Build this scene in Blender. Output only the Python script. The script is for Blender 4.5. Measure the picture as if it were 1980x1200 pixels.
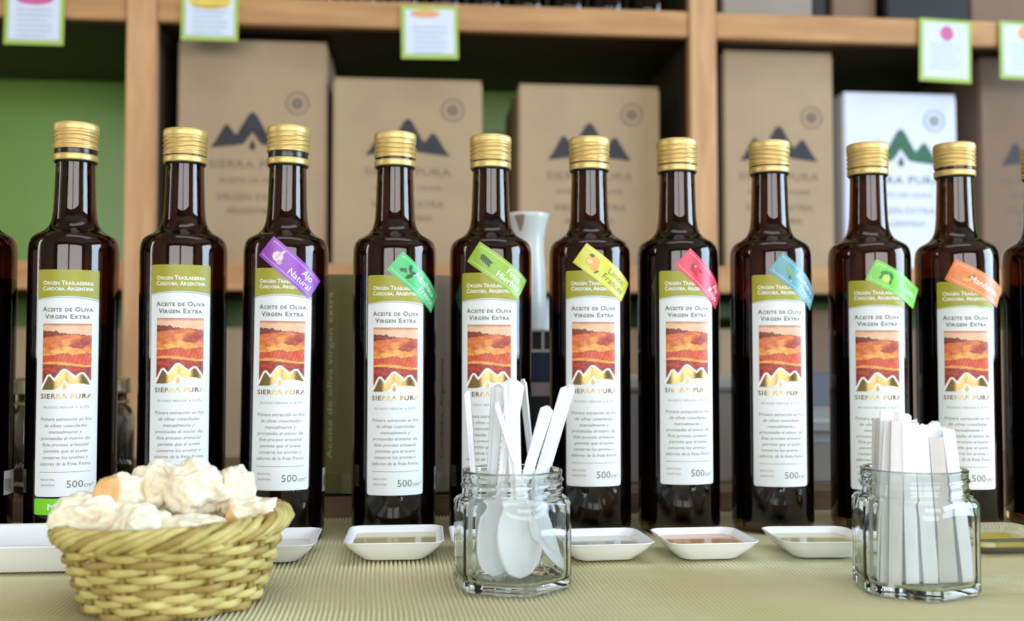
import bpy, bmesh, math, random
from mathutils import Vector, Matrix, noise
from math import sin, cos, pi, radians, sqrt, atan2, asin

for o in list(bpy.data.objects): bpy.data.objects.remove(o)
scene = bpy.context.scene
COL = scene.collection
random.seed(7)

# ------------------------------------------------------------------ camera
cam_d = bpy.data.cameras.new('camera'); cam = bpy.data.objects.new('camera', cam_d); COL.objects.link(cam)
cam_d.sensor_width = 36.0; cam_d.sensor_fit = 'HORIZONTAL'
cam_d.lens = 36.0 * 2000.0 / 1980.0
cam_d.clip_start = 0.02; cam_d.clip_end = 60
cam.location = (0, 0, 0.144)
cam.rotation_euler = (radians(90 + 2.3), 0, radians(-5.6))
cam_d.dof.use_dof = True; cam_d.dof.focus_distance = 0.705; cam_d.dof.aperture_fstop = 5.2
scene.camera = cam

# ------------------------------------------------------------------ world and daylight
world = bpy.data.worlds.new('world'); scene.world = world; world.use_nodes = True
bg = world.node_tree.nodes['Background']; bg.inputs['Color'].default_value = (0.75, 0.87, 1.0, 1); bg.inputs['Strength'].default_value = 1.0

def area(name, loc, rot, sx, sy, radiance, col):
    d = bpy.data.lights.new(name, 'AREA'); d.shape = 'RECTANGLE'; d.size = sx; d.size_y = sy
    d.energy = radiance * pi * sx * sy; d.color = col
    o = bpy.data.objects.new(name, d); COL.objects.link(o); o.location = loc; o.rotation_euler = rot
    return o
# daylight behind the panes of the shop-front windows and the side windows of the room
WZ0, WZ1 = 0.10, 1.30
FRONT_OPEN = [(-1.75, -0.12), (0.02, 2.05)]; RIGHT_OPEN = [(-0.70, 0.74)]; LEFT_OPEN = [(0.36, 0.62)]
ZM, ZH = (WZ0+WZ1)/2, WZ1-WZ0
for a, b in FRONT_OPEN: area('daylight_front', ((a+b)/2, -2.335, ZM), (radians(90), 0, 0), b-a, ZH, 10.0, (0.95, 0.97, 1.0))
for a, b in RIGHT_OPEN: area('daylight_right', (2.535, (a+b)/2, ZM), (radians(90), 0, radians(90)), b-a, ZH, 25.0, (0.56, 0.77, 1.0))
for a, b in LEFT_OPEN: area('daylight_left', (-2.335, (a+b)/2, ZM), (radians(90), 0, radians(-90)), b-a, ZH, 14.0, (0.9, 0.95, 1.0))
# unseen lamp panel added over the table to brighten the mat
area('added_ceiling_lamp', (0.25, 0.35, 1.715), (0, 0, 0), 1.5, 0.55, 3.6, (1.0, 0.96, 0.90))

vs = scene.view_settings
vs.view_transform = 'Standard'; vs.look = 'None'; vs.gamma = 1.0; vs.use_curve_mapping = False
vs.exposure = -0.64

# ------------------------------------------------------------------ materials
def srgb(r, g, b):
    f = lambda c: (c/255/12.92) if c/255 <= 0.04045 else ((c/255+0.055)/1.055)**2.4
    return (f(r), f(g), f(b), 1)
MATS = {}
def mat(name, col, rough=0.5, var=0.08, scale=40.0, bump=0.0, bscale=None, stretch=None, col2=None, **kw):
    """principled material, colour varied by a noise in object coordinates"""
    if name in MATS: return MATS[name]
    m = bpy.data.materials.new(name); m.use_nodes = True; nt = m.node_tree; N = nt.nodes; L = nt.links
    p = N['Principled BSDF']
    p.inputs['Roughness'].default_value = rough
    for k, v in kw.items(): p.inputs[k.replace('_', ' ')].default_value = v
    tc = N.new('ShaderNodeTexCoord'); mp = N.new('ShaderNodeMapping'); L.new(tc.outputs['Object'], mp.inputs['Vector'])
    if stretch: mp.inputs['Scale'].default_value = stretch
    nz = N.new('ShaderNodeTexNoise'); nz.inputs['Scale'].default_value = scale; nz.inputs['Detail'].default_value = 4
    L.new(mp.outputs[0], nz.inputs['Vector'])
    rp = N.new('ShaderNodeValToRGB'); L.new(nz.outputs['Fac'], rp.inputs['Fac'])
    c2 = col2 if col2 else tuple(min(1, c*(1+var)) for c in col[:3]) + (1,)
    c1 = col if col2 else tuple(c*(1-var) for c in col[:3]) + (1,)
    rp.color_ramp.elements[0].color = c1; rp.color_ramp.elements[1].color = c2
    rp.color_ramp.elements[0].position = 0.3; rp.color_ramp.elements[1].position = 0.7
    L.new(rp.outputs['Color'], p.inputs['Base Color'])
    if bump:
        b = N.new('ShaderNodeBump'); b.inputs['Strength'].default_value = bump; b.inputs['Distance'].default_value = 0.001
        if bscale:
            n2 = N.new('ShaderNodeTexNoise'); n2.inputs['Scale'].default_value = bscale; n2.inputs['Detail'].default_value = 5
            L.new(mp.outputs[0], n2.inputs['Vector']); L.new(n2.outputs['Fac'], b.inputs['Height'])
        else: L.new(nz.outputs['Fac'], b.inputs['Height'])
        L.new(b.outputs[0], p.inputs['Normal'])
    MATS[name] = m
    return m
def vcol_mat(name, rough=0.5, bump=0.0, bscale=300, **kw):
    if name in MATS: return MATS[name]
    m = bpy.data.materials.new(name); m.use_nodes = True; nt = m.node_tree; N = nt.nodes; L = nt.links
    p = N['Principled BSDF']; p.inputs['Roughness'].default_value = rough
    for k, v in kw.items(): p.inputs[k.replace('_', ' ')].default_value = v
    a = N.new('ShaderNodeAttribute'); a.attribute_name = 'Col'; L.new(a.outputs['Color'], p.inputs['Base Color'])
    if bump:
        tc = N.new('ShaderNodeTexCoord')
        n2 = N.new('ShaderNodeTexNoise'); n2.inputs['Scale'].default_value = bscale; n2.inputs['Detail'].default_value = 6
        L.new(tc.outputs['Object'], n2.inputs['Vector'])
        b = N.new('ShaderNodeBump'); b.inputs['Strength'].default_value = bump; b.inputs['Distance'].default_value = 0.002
        L.new(n2.outputs['Fac'], b.inputs['Height']); L.new(b.outputs[0], p.inputs['Normal'])
    MATS[name] = m
    return m

M_WOODS = mat('shelf_wood', srgb(168, 118, 70), 0.55, scale=6, stretch=(1.2, 9, 9), col2=srgb(198, 148, 94), bump=0.1)
M_WOODV = mat('upright_wood', srgb(184, 134, 88), 0.55, scale=6, stretch=(9, 9, 1.2), col2=srgb(212, 164, 114), bump=0.1)
M_LEDGE = mat('ledge_wood', srgb(112, 82, 58), 0.5, scale=8, stretch=(1.0, 12, 12), col2=srgb(140, 106, 76), bump=0.1)
M_GREENWALL = mat('green_wall', srgb(130, 172, 74), 0.3, 0.1, 3, bump=0.05, bscale=60)
M_WALL = mat('wall_plaster', srgb(150, 140, 124), 0.8, 0.05, 5, bump=0.1, bscale=80)
M_CEIL = mat('ceiling_paint', srgb(165, 158, 145), 0.9, 0.03, 4)
M_FLOOR = mat('floor_tile', srgb(130, 112, 94), 0.5, 0.1, 6)
M_FRAME = mat('window_frame_paint', srgb(90, 72, 56), 0.5, 0.1, 20)
M_AMBER = mat('amber_glass', (0.19, 0.078, 0.026, 1), 0.02, 0.04, 30, Transmission_Weight=1.0, IOR=1.5)
M_OIL = mat('dark_oil', (0.012, 0.006, 0.003, 1), 0.15, 0.1, 20)
M_OILRED = mat('dark_red_oil', (0.016, 0.003, 0.002, 1), 0.15, 0.1, 20)
M_GOLDCAP = mat('gold_cap', srgb(226, 194, 122), 0.4, 0.05, 120, Metallic=0.5, bump=0.05, bscale=900)
M_BLACK = mat('black_plastic', (0.008, 0.008, 0.009, 1), 0.25, 0.1, 60)
M_LABEL = mat('label_paper', srgb(226, 230, 231), 0.42, 0.015, 300, bump=0.04, bscale=1500)
M_OLIVEHEAD = mat('olive_print', srgb(160, 155, 42), 0.42, 0.03, 200)
M_GOLDFOIL = mat('gold_foil', srgb(200, 170, 112), 0.2, 0.12, 180, Metallic=1.0, stretch=(1, 1, 0.05))
M_WHITEINK = mat('white_ink', srgb(245, 247, 246), 0.45, 0.01, 100)
M_GREYINK = mat('olive_grey_ink', srgb(104, 98, 76), 0.5, 0.05, 200)
M_TEXTINK = mat('body_grey_ink', srgb(142, 144, 134), 0.5, 0.05, 200)
M_LINEINK = mat('blue_grey_ink', srgb(150, 165, 180), 0.5, 0.03, 200)
M_DARKINK = mat('black_ink', srgb(38, 38, 42), 0.6, 0.1, 60)
M_FAINTINK = mat('faint_brown_ink', srgb(122, 104, 84), 0.6, 0.1, 60)
M_GREENINK = mat('green_ink', srgb(48, 96, 66), 0.6, 0.1, 60)
M_FAINTGREEN = mat('faint_green_ink', srgb(150, 165, 165), 0.6, 0.1, 60)
M_CARD = mat('cardboard', srgb(174, 148, 114), 0.75, 0.06, 14, bump=0.05, bscale=200)
M_CARDD = mat('cardboard_dark', srgb(128, 102, 80), 0.75, 0.06, 14, bump=0.05, bscale=200)
M_CARDG = mat('grey_carton', srgb(150, 138, 124), 0.75, 0.06, 14)
M_CARDW = mat('white_carton', srgb(222, 224, 236), 0.6, 0.02, 14)
M_CARDK = mat('black_carton', srgb(26, 24, 26), 0.4, 0.1, 14)
M_BLUEGREY = mat('blue_grey_carton', srgb(92, 96, 108), 0.6, 0.06, 14)
M_TAPE = mat('packing_tape', srgb(170, 138, 100), 0.3, 0.03, 30)
M_TAGG = mat('tag_green', srgb(168, 192, 88), 0.5, 0.03, 60)
M_TAGW = mat('tag_white', srgb(214, 222, 236), 0.5, 0.02, 60)
M_TAGPINK = mat('tag_pink', srgb(206, 96, 150), 0.5, 0.1, 60)
M_TAGYEL = mat('tag_yellow', srgb(226, 196, 84), 0.5, 0.1, 60)
M_TAGORG = mat('tag_orange', srgb(226, 160, 110), 0.5, 0.1, 60)
M_TAGTXT = mat('tag_text', srgb(176, 184, 200), 0.5, 0.05, 60)
M_PORC = mat('white_porcelain', srgb(240, 241, 243), 0.22, 0.012, 20)
M_CLEARDISH = mat('clear_plastic', (0.96, 0.95, 0.86, 1), 0.04, 0.01, 20, Transmission_Weight=0.95, IOR=1.45)
M_DOIL = mat('pale_oil', srgb(214, 202, 146), 0.08, 0.03, 30)
M_DOILO = mat('orange_oil', srgb(214, 160, 112), 0.08, 0.03, 30)
M_DOILG = mat('grey_oil', srgb(206, 202, 190), 0.08, 0.03, 30)
M_DOILY = mat('yellow_oil', srgb(226, 196, 60), 0.06, 0.05, 30)
M_GLASS = mat('clear_glass', (0.95, 0.985, 0.965, 1), 0.0, 0.008, 10, Transmission_Weight=1.0, IOR=1.46)
M_SPOON = mat('white_plastic', srgb(246, 246, 248), 0.3, 0.01, 40, Subsurface_Weight=0.15)
M_PAPER = mat('white_paper', srgb(240, 239, 244), 0.6, 0.02, 60, bump=0.05, bscale=500)
M_PAPERB = mat('cream_paper', srgb(226, 220, 218), 0.6, 0.03, 60, bump=0.05, bscale=500)
M_STRAW = mat('wicker', srgb(170, 152, 78), 0.5, 0.2, 60, col2=srgb(216, 200, 128), bump=0.25, bscale=500)
M_STRAWD = mat('wicker_dark', srgb(140, 116, 56), 0.55, 0.2, 60, col2=srgb(176, 150, 80), bump=0.25, bscale=500)
M_BREAD = vcol_mat('bread', 0.9, 0.35, 380, Subsurface_Weight=0.35, Subsurface_Scale=0.006)
M_CLOTH = mat('ribbed_mat', srgb(218, 212, 164), 0.65, 0.05, 9, col2=srgb(230, 224, 186))
M_TABLE = mat('table_wood', srgb(120, 92, 66), 0.5, 0.1, 9, stretch=(1, 10, 10))
M_CERAMIC = mat('glazed_ceramic', srgb(226, 230, 224), 0.25, 0.02, 30)
M_CHIP = mat('bare_clay', srgb(150, 128, 108), 0.8, 0.15, 80)
M_CREAMPL = mat('cream_plastic', srgb(190, 184, 168), 0.4, 0.04, 30)
M_NAVY = mat('navy_plastic', srgb(30, 38, 66), 0.4, 0.06, 30)
M_PINKGR = mat('pinkish_grey', srgb(160, 142, 138), 0.5, 0.05, 40)
M_BROLIVE = mat('brochure_olive', srgb(116, 110, 34), 0.4, 0.06, 10)
M_BRBEIGE = mat('brochure_beige', srgb(170, 156, 136), 0.4, 0.03, 10)
M_BRCREAM = mat('brochure_cream_ink', srgb(196, 190, 140), 0.5, 0.03, 60)
M_BRDARK = mat('brochure_dark_ink', srgb(90, 80, 64), 0.5, 0.03, 60)
M_ACRYL = mat('acrylic', (0.97, 0.98, 0.98, 1), 0.02, 0.005, 10, Transmission_Weight=1.0, IOR=1.3)
M_OLIVES = mat('olive_filling', srgb(84, 64, 40), 0.4, 0.5, 60, bump=0.5, bscale=70)
M_LIDMETAL = mat('lid_metal', srgb(206, 200, 164), 0.22, 0.06, 60, Metallic=0.9)
M_PLASTCLR = mat('cloudy_plastic', srgb(206, 200, 198), 0.35, 0.03, 20, Transmission_Weight=0.3)
M_LIGHTSTRIP = mat('cream_print', srgb(198, 188, 150), 0.5, 0.05, 30)

# ------------------------------------------------------------------ mesh helpers
def mesh_from(name, verts, faces, smooth=True, cols=None):
    me = bpy.data.meshes.new(name); me.from_pydata([tuple(v) for v in verts], [], faces); me.update()
    if smooth: me.polygons.foreach_set('use_smooth', [True]*len(me.polygons))
    if cols is not None:
        a = me.color_attributes.new('Col', 'FLOAT_COLOR', 'POINT')
        flat = [c for k in cols for c in (k[0], k[1], k[2], 1.0)]
        a.data.foreach_set('color', flat)
    return me
def link(name, me, m=None, parent=None, loc=None, rz=None):
    o = bpy.data.objects.new(name, me); COL.objects.link(o)
    if m is not None and me is not None and len(me.materials) == 0: me.materials.append(m)
    if parent: o.parent = parent
    if loc: o.location = loc
    if rz is not None: o.rotation_euler.z = rz
    return o
def linkm(name, me, m, parent=None, loc=None, rz=None):
    """link with an object-level material (mesh data shared between colours)"""
    if len(me.materials) == 0: me.materials.append(None)
    o = bpy.data.objects.new(name, me); COL.objects.link(o)
    o.material_slots[0].link = 'OBJECT'; o.material_slots[0].material = m
    if parent: o.parent = parent
    if loc: o.location = loc
    if rz is not None: o.rotation_euler.z = rz
    return o
def tag(o, label, cat, group=None):
    o['label'] = label; o['category'] = cat
    if group: o['group'] = group
    return o
def struct(o): o['kind'] = 'structure'; return o
def thing(name, label, cat, loc=(0, 0, 0), rz=0, group=None):
    o = bpy.data.objects.new(name, None); COL.objects.link(o); o.location = loc; o.rotation_euler.z = rz
    o.empty_display_size = 0.02
    return tag(o, label, cat, group)
def box_me(name, x0, x1, y0, y1, z0, z1, bev=0.0, seg=2):
    bm = bmesh.new(); bmesh.ops.create_cube(bm, size=1)
    for v in bm.verts:
        v.co = Vector((x0 if v.co.x < 0 else x1, y0 if v.co.y < 0 else y1, z0 if v.co.z < 0 else z1))
    if bev: bmesh.ops.bevel(bm, geom=bm.edges[:], offset=bev, segments=seg, affect='EDGES')
    me = bpy.data.meshes.new(name); bm.to_mesh(me); bm.free(); return me
def lathe(profile, n=64, close=False, rfun=None):
    """profile: list of (r,z). rfun(i_row,r,z,theta)->(r,z)"""
    V, F = [], []
    for i, (r, z) in enumerate(profile):
        for k in range(n):
            t = 2*pi*k/n
            rr, zz = (r, z) if rfun is None else rfun(i, r, z, t)
            V.append((rr*sin(t), -rr*cos(t), zz))
    m = len(profile)
    for i in range(m-1 if not close else m):
        j = (i+1) % m
        for k in range(n):
            l = (k+1) % n
            F.append((i*n+k, i*n+l, j*n+l, j*n+k))
    return V, F
def tube(pts, r, sides=6, closed=False, caps=True):
    V, F = [], []
    n = len(pts); P = [Vector(p) for p in pts]
    up = Vector((0, 0, 1))
    for i in range(n):
        if closed: d = P[(i+1) % n]-P[i-1]
        else: d = P[min(i+1, n-1)]-P[max(i-1, 0)]
        d.normalize()
        a = d.cross(up)
        if a.length < 1e-4: a = d.cross(Vector((1, 0, 0)))
        a.normalize(); b = a.cross(d)
        rr = r[i] if isinstance(r, (list, tuple)) else r
        for k in range(sides):
            t = 2*pi*k/sides
            V.append(P[i]+a*rr*cos(t)+b*rr*sin(t))
    for i in range(n if closed else n-1):
        j = (i+1) % n
        for k in range(sides):
            l = (k+1) % sides
            F.append((i*sides+k, j*sides+k, j*sides+l, i*sides+l))
    if caps and not closed:
        F.append(tuple(range(sides))); F.append(tuple(reversed(range((n-1)*sides, n*sides))))
    return V, F
def merge(parts):
    V, F = [], []
    for v, f in parts:
        b = len(V); V += list(v); F += [tuple(i+b for i in q) for q in f]
    return V, F

_tx = {}
def text2d(body, size, align='CENTER', caps=None, shear=0.0, width=None, spacing=1.0, bold=0.0):
    """flat lettering as (verts2d, faces); size is the font size; width fits the line to that width"""
    key = (body, size, align, caps, shear, width, spacing, bold)
    if key in _tx: return _tx[key]
    c = bpy.data.curves.new('lettering', 'FONT'); c.body = body; c.size = size; c.align_x = 'LEFT'
    c.shear = shear; c.space_character = spacing; c.resolution_u = 2; c.offset = bold
    if caps:
        c.small_caps_scale = caps
        for i in range(len(body)): c.body_format[i].use_small_caps = True
    o = bpy.data.objects.new('lettering', c); COL.objects.link(o)
    bpy.context.view_layer.update()
    me = bpy.data.meshes.new_from_object(o.evaluated_get(bpy.context.evaluated_depsgraph_get()))
    V = [(v.co.x, v.co.y) for v in me.vertices]; F = [tuple(p.vertices) for p in me.polygons]
    bpy.data.objects.remove(o); bpy.data.curves.remove(c); bpy.data.meshes.remove(me)
    if V:
        x0 = min(v[0] for v in V); x1 = max(v[0] for v in V)
        s = (width/(x1-x0)) if width else 1.0
        off = {'CENTER': (x0+x1)/2, 'LEFT': x0, 'RIGHT': x1}[align]
        V = [((x-off)*s, y) for x, y in V]
    _tx[key] = (V, F)
    return V, F
def shift2(t, dx, dy): return [(x+dx, y+dy) for x, y in t[0]], t[1]
def poly2(pts): return list(pts), [tuple(range(len(pts)))]
def tri_poly(pts):
    """triangulated polygon (may be concave), subdivided is not needed"""
    from mathutils.geometry import tessellate_polygon
    f = tessellate_polygon([[Vector((p[0], p[1], 0)) for p in pts]])
    return list(pts), [tuple(q) for q in f]
def strip2(xs, lo, hi):
    V, F = [], []
    for x in xs: V += [(x, lo(x)), (x, hi(x))]
    for i in range(len(xs)-1): F.append((2*i, 2*i+2, 2*i+3, 2*i+1))
    return V, F
def disc2(cx, cy, rx, ry, n=20, rot=0):
    return [(cx+rx*cos(t)*cos(rot)-ry*sin(t)*sin(rot), cy+rx*cos(t)*sin(rot)+ry*sin(t)*cos(rot)) for t in [2*pi*k/n for k in range(n)]], [tuple(range(n))]
def frame2(x0, x1, y0, y1, w, n=16):
    xs = [x0+(x1-x0)*i/n for i in range(n+1)]; ys = [y0+(y1-y0)*i/6 for i in range(7)]
    a = strip2(xs, lambda x: y0, lambda x: y0+w); b = strip2(xs, lambda x: y1-w, lambda x: y1)
    c = strip2([x0, x0+w], lambda x: y0, lambda x: y1); d = strip2([x1-w, x1], lambda x: y0, lambda x: y1)
    return merge([a, b, c, d])

# ================================================================== the room
FZ = -0.90; CZ = 1.75
XL, XR, YF, YB = -2.30, 2.50, -2.30, 1.88
struct(link('floor', box_me('floor', XL-.1, XR+.1, YF-.1, YB+.1, FZ-.05, FZ), M_FLOOR))
struct(link('ceiling', box_me('ceiling', XL-.1, XR+.1, YF-.1, YB+.1, CZ, CZ+.05), M_CEIL))
struct(link('wall_back', box_me('wall_back', XL, XR, YB, YB+.08, FZ, CZ), M_GREENWALL))
def wall_with_openings(name, axis, at, a0, a1, openings, m):
    parts = []
    def piece(u0, u1, z0, z1):
        if u1-u0 < 1e-4 or z1-z0 < 1e-4: return
        me = box_me('t', u0, u1, 0, .07, z0, z1)
        V = [v.co.copy() for v in me.vertices]; F = [tuple(p.vertices) for p in me.polygons]
        bpy.data.meshes.remove(me); parts.append((V, F))
    u = a0
    for (o0, o1) in openings:
        piece(u, o0, FZ, CZ); piece(o0, o1, FZ, WZ0); piece(o0, o1, WZ1, CZ); u = o1
    piece(u, a1, FZ, CZ)
    V, F = merge(parts)
    out = []
    for v in V:
        if axis == 'front': out.append((v.x, at-v.y, v.z))
        elif axis == 'right': out.append((at+v.y, v.x, v.z))
        else: out.append((at-v.y, v.x, v.z))
    return struct(link(name, mesh_from(name, out, F, False), m))
wall_with_openings('wall_front', 'front', YF, XL, XR, FRONT_OPEN, M_WALL)
wall_with_openings('wall_right', 'right', XR, YF, YB, RIGHT_OPEN, M_WALL)
wall_with_openings('wall_left', 'left', XL, YF, YB, LEFT_OPEN, M_WALL)
def window(n, axis, at, o0, o1):
    w = thing('window_%d' % n, 'window', 'window'); del w['label']; del w['category']; struct(w)
    t = .03
    for (u0, u1, z0, z1) in [(o0, o0+t, WZ0, WZ1), (o1-t, o1, WZ0, WZ1), (o0+t, o1-t, WZ0, WZ0+t), (o0+t, o1-t, WZ1-t, WZ1)]:
        b = {'front': (u0, u1, at-.05, at-.01), 'right': (at+.01, at+.05, u0, u1), 'left': (at-.05, at-.01, u0, u1)}[axis]
        link('window_frame', box_me('window_frame', *b, z0, z1), M_FRAME, w)
window(1, 'front', YF, *FRONT_OPEN[0]); window(2, 'front', YF, *FRONT_OPEN[1])
window(3, 'right', XR, *RIGHT_OPEN[0]); window(4, 'left', XL, *LEFT_OPEN[0])
t = thing('added_lamp_panel', 'unseen flat white lamp housing added on the ceiling over the table', 'lamp', (0.25, 0.35, CZ))
link('housing', box_me('housing', -.80, .80, -.32, .32, -.03, 0, .003), M_TAGW, t)  # housing for the added lamp, out of view

# ================================================================== shelving
SY0, SY1 = 1.50, 1.86
sh = thing('shelving_unit', 'light brown wooden shelving with upright posts and thick boards behind the bottles', 'shelf', (0, SY0, FZ))
M_SHADEPANEL = mat('shade_dark_panel', srgb(66, 48, 34), 0.6, 0.15, 6, stretch=(1, 6, 6))  # dark wood colour carries the shade under the boards and inside the bays
UPS = [(-1.235, -1.194), (-0.404, -0.363), (0.415, 0.456), (1.240, 1.281)]
for a, b in UPS:
    link('upright', box_me('upright', a, b, 0, .022, 0, 2.35, .002), M_WOODV, sh)
    link('side_panel', box_me('side_panel', a+.005, b-.005, .0225, SY1-SY0, 0, 2.35), M_SHADEPANEL, sh)
for (z0, z1) in [(0.617, 0.656), (0.232, 0.272), (-0.16, -0.12), (-0.56, -0.52), (1.05, 1.09)]:
    for i in range(3):
        link('board_edge', box_me('board_edge', UPS[i][1]+.0003, UPS[i+1][0]-.0003, 0.004, .022, z0-FZ, z1-FZ, .002), M_WOODS, sh)
        link('shelf_board', box_me('shelf_board', UPS[i][1]-.004, UPS[i+1][0]+.004, 0.0225, SY1-SY0, z0-FZ+.004, z1-FZ), M_SHADEPANEL, sh)
TOPZ, LOWZ = 0.656, 0.272

# ---- cartons
def mountain_pts(w):
    """three-peak skyline used on the cartons, unit width w, base at 0"""
    P = [(-.5, 0), (-.43, .10), (-.34, .27), (-.31, .29), (-.28, .27), (-.21, .17), (-.18, .18), (-.05, .41), (0, .45), (.05, .41), (.17, .19), (.20, .17), (.27, .26), (.30, .28), (.33, .26), (.43, .10), (.5, 0)]
    base = [(.24, .03), (.11, .05), (.07, .10), (0, .20), (-.07, .10), (-.11, .05), (-.24, .03)]
    return [(x*w, y*w) for x, y in P+base]
def carton(x0, x1, y0, depth, z0, h, m, label, group=None, prints=None, ink=M_DARKINK, faint=M_FAINTINK, rz=0):
    w = x1-x0; cx = (x0+x1)/2
    t = thing('carton', label, 'box', (cx, y0+depth/2, z0), rz, group)
    link('body', box_me('body', -w/2, w/2, -depth/2, depth/2, 0, h-.003, .003), m, t)
    for s in (-1, 1):
        link('flap', box_me('flap', -w/2+.001, w/2-.001, (-depth/2+.001) if s < 0 else .001, -.001 if s < 0 else depth/2-.001, h-.003, h, .001), m, t)
    link('tape', box_me('tape', -w/2-.0006, w/2+.0006, -.024, .024, h, h+.0006), M_TAPE, t)
    if prints:
        ww, zt = prints            # width of the skyline, height of its base above the carton's bottom
        y = -depth/2-.0006
        def put(name, v2, f, ink_):
            link(name, mesh_from(name, [(a, y, b) for a, b in v2], f, False), ink_, t)
        v, f = tri_poly(mountain_pts(ww)); put('mountain_print', [(a, b+zt) for a, b in v], f, ink)
        d = [(0, .115), (.03, .05), (.04, .02), (.03, -.01), (0, -.025), (-.03, -.01), (-.04, .02), (-.03, .05)]
        put('drop_print', [(a*ww, b*ww+zt) for a, b in d], [tuple(range(8))], ink)
        L = merge([shift2(text2d('SIERRA PURA', .017, width=ww*1.02, spacing=1.1), 0, zt-.030)])
        put('brand_lettering', *L, ink if ink is M_GREENINK else faint)
        L = merge([shift2(text2d('ACEITE DE OLIVA', .011, width=ww*.8), 0, zt-.052),
                   shift2(text2d('VIRGEN EXTRA', .015, width=ww*.86), 0, zt-.078), shift2(text2d('ARGENTINA', .013, width=ww*.6), 0, zt-.098)])
        put('small_lettering', *L, faint)
        ring = lathe([(.015, 0), (.0175, 0)], 28)
        put('stamp_print', *merge([([(a+w*.30, b+zt+ww*.40+.02) for a, b, c in ring[0]], ring[1]), disc2(w*.30, zt+ww*.40+.02, .009, .009)]), faint)
    return t
BY = 1.56
carton(-0.345, -0.126, BY, .22, LOWZ, .338, M_CARD, 'tall brown carton filling the space up to the shelf board, beside the left upright post', 'brown printed cartons', (.122, .175))
carton(-0.117, 0.107, BY-.01, .22, LOWZ, .283, M_CARD, 'shorter brown printed carton standing against the tall one by the post', 'brown printed cartons', (.126, .166))
carton(0.163, 0.383, BY, .22, LOWZ, .283, M_CARD, 'brown printed carton standing apart, green wall showing on its left', 'brown printed cartons', (.130, .166))
carton(0.484, 0.662, BY, .20, LOWZ, .345, M_CARD, 'tall brown carton with worn top between upright post and white carton', 'brown printed cartons', (.125, .170))
carton(0.6785, 0.866, BY, .20, LOWZ, .283, M_CARDW, 'white printed carton with green mountain print on the shelf', None, (.128, .168), M_GREENINK, M_FAINTGREEN)
carton(0.905, 1.10, BY, .20, LOWZ, .345, M_CARDD, 'dark brown carton with print beyond the white carton', 'brown printed cartons', (.125, .170))
# cartons on the upper board
carton(0.478, 0.622, BY-.02, .2, TOPZ, .24, M_CARDG, 'grey-brown plain carton on the upper board right of the post', 'cartons on the upper board')
carton(0.628, 0.652, BY, .2, TOPZ, .20, M_CARDK, 'thin black carton beside grey-brown carton on upper board', 'cartons on the upper board')
carton(0.662, 0.735, BY, .2, TOPZ, .22, M_CARDD, 'narrow brown carton between two black ones on upper board', 'cartons on the upper board')
carton(0.742, 0.878, BY-.02, .2, TOPZ, .22, M_CARDK, 'wide black carton on upper board above the white carton', 'cartons on the upper board')
carton(0.892, 1.03, BY, .2, TOPZ, .22, M_CARDD, 'wide brown carton at the end of the upper board row', 'cartons on the upper board')
# cartons on the tier under the lower board
TZ = -0.12
carton(-0.345, -0.09, 1.56, .22, TZ, .30, M_CARD, 'plain brown carton under the lower board beside the left post', 'cartons under the lower board')
carton(-0.06, 0.17, 1.57, .22, TZ, .30, M_CARDD, 'plain dark brown carton under the lower board behind the brochure', 'cartons under the lower board')
carton(0.182, 0.245, 1.55, .2, TZ, .345, M_CARDW, 'slim white carton under the lower board', 'cartons under the lower board')
carton(0.25, 0.405, 1.57, .2, TZ, .30, M_CARD, 'plain brown carton between slim white carton and right post, lower tier', 'cartons under the lower board')
carton(0.475, 0.56, 1.57, .2, TZ, .30, M_CARD, 'narrow brown carton under the lower board right of the post', 'cartons under the lower board')
carton(0.57, 0.72, 1.60, .2, TZ, .33, M_CARDD, 'brown carton behind the blue-grey box on the lower tier', 'cartons under the lower board')
carton(0.585, 0.70, 1.50, .09, TZ, .235, M_BLUEGREY, 'blue-grey box standing in front of a brown carton on lower tier', 'cartons under the lower board')
carton(-0.66, -0.42, 1.57, .22, TZ, .30, M_CARD, 'plain brown carton under the lower board left of the left post', 'cartons under the lower board')
carton(0.75, 1.0, 1.57, .22, TZ, .30, M_CARDD, 'wide dark brown carton at far end of the lower tier', 'cartons under the lower board')

# ---- price tags hanging on the upper board
def price_tag(x0, x1, z0, z1, rz, label, blot):
    w, h = x1-x0, z1-z0
    t = thing('price_tag', label, 'tag', ((x0+x1)/2, SY0+.0015, z1), 0, 'price tags on the upper board')
    t.rotation_euler.x = radians(-2); t.rotation_euler.y = rz
    link('backing', box_me('backing', -w/2, w/2, -.001, .0, -h, 0), M_TAGG, t)
    c = link('card', box_me('card', -w/2+.006, w/2-.006, -.0016, -.001, -h+.007, -.006), M_TAGW, t)
    y = -.0019
    V, F = merge([strip2([-w*.30, w*.30*(1-.25*(i % 3 == 2))], lambda x, i=i: -h*.42-i*.0075, lambda x, i=i: -h*.42-i*.0075+.0022) for i in range(6)])
    link('text_lines', mesh_from('text_lines', [(a, y, b) for a, b in V], F, False), M_TAGTXT, c)
    bx, bz, rx, ry, bm_ = blot
    V, F = disc2(bx, bz, rx, ry)
    link('picture', mesh_from('picture', [(a, y, b) for a, b in V], F, False), bm_, c)
price_tag(-0.570, -0.489, 0.5755, 0.660, 0, 'price tag with pink header hanging left of the left post', (0, -.018, .026, .009, M_TAGPINK))
price_tag(-0.328, -0.248, 0.5886, 0.672, 0, 'price tag with yellow picture hanging over the tall carton', (0, -.026, .030, .012, M_TAGYEL))
price_tag(-0.016, 0.067, 0.5711, 0.650, radians(-1), 'price tag with orange header hanging below the bottle row', (-.006, -.012, .022, .006, M_TAGORG))
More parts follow.
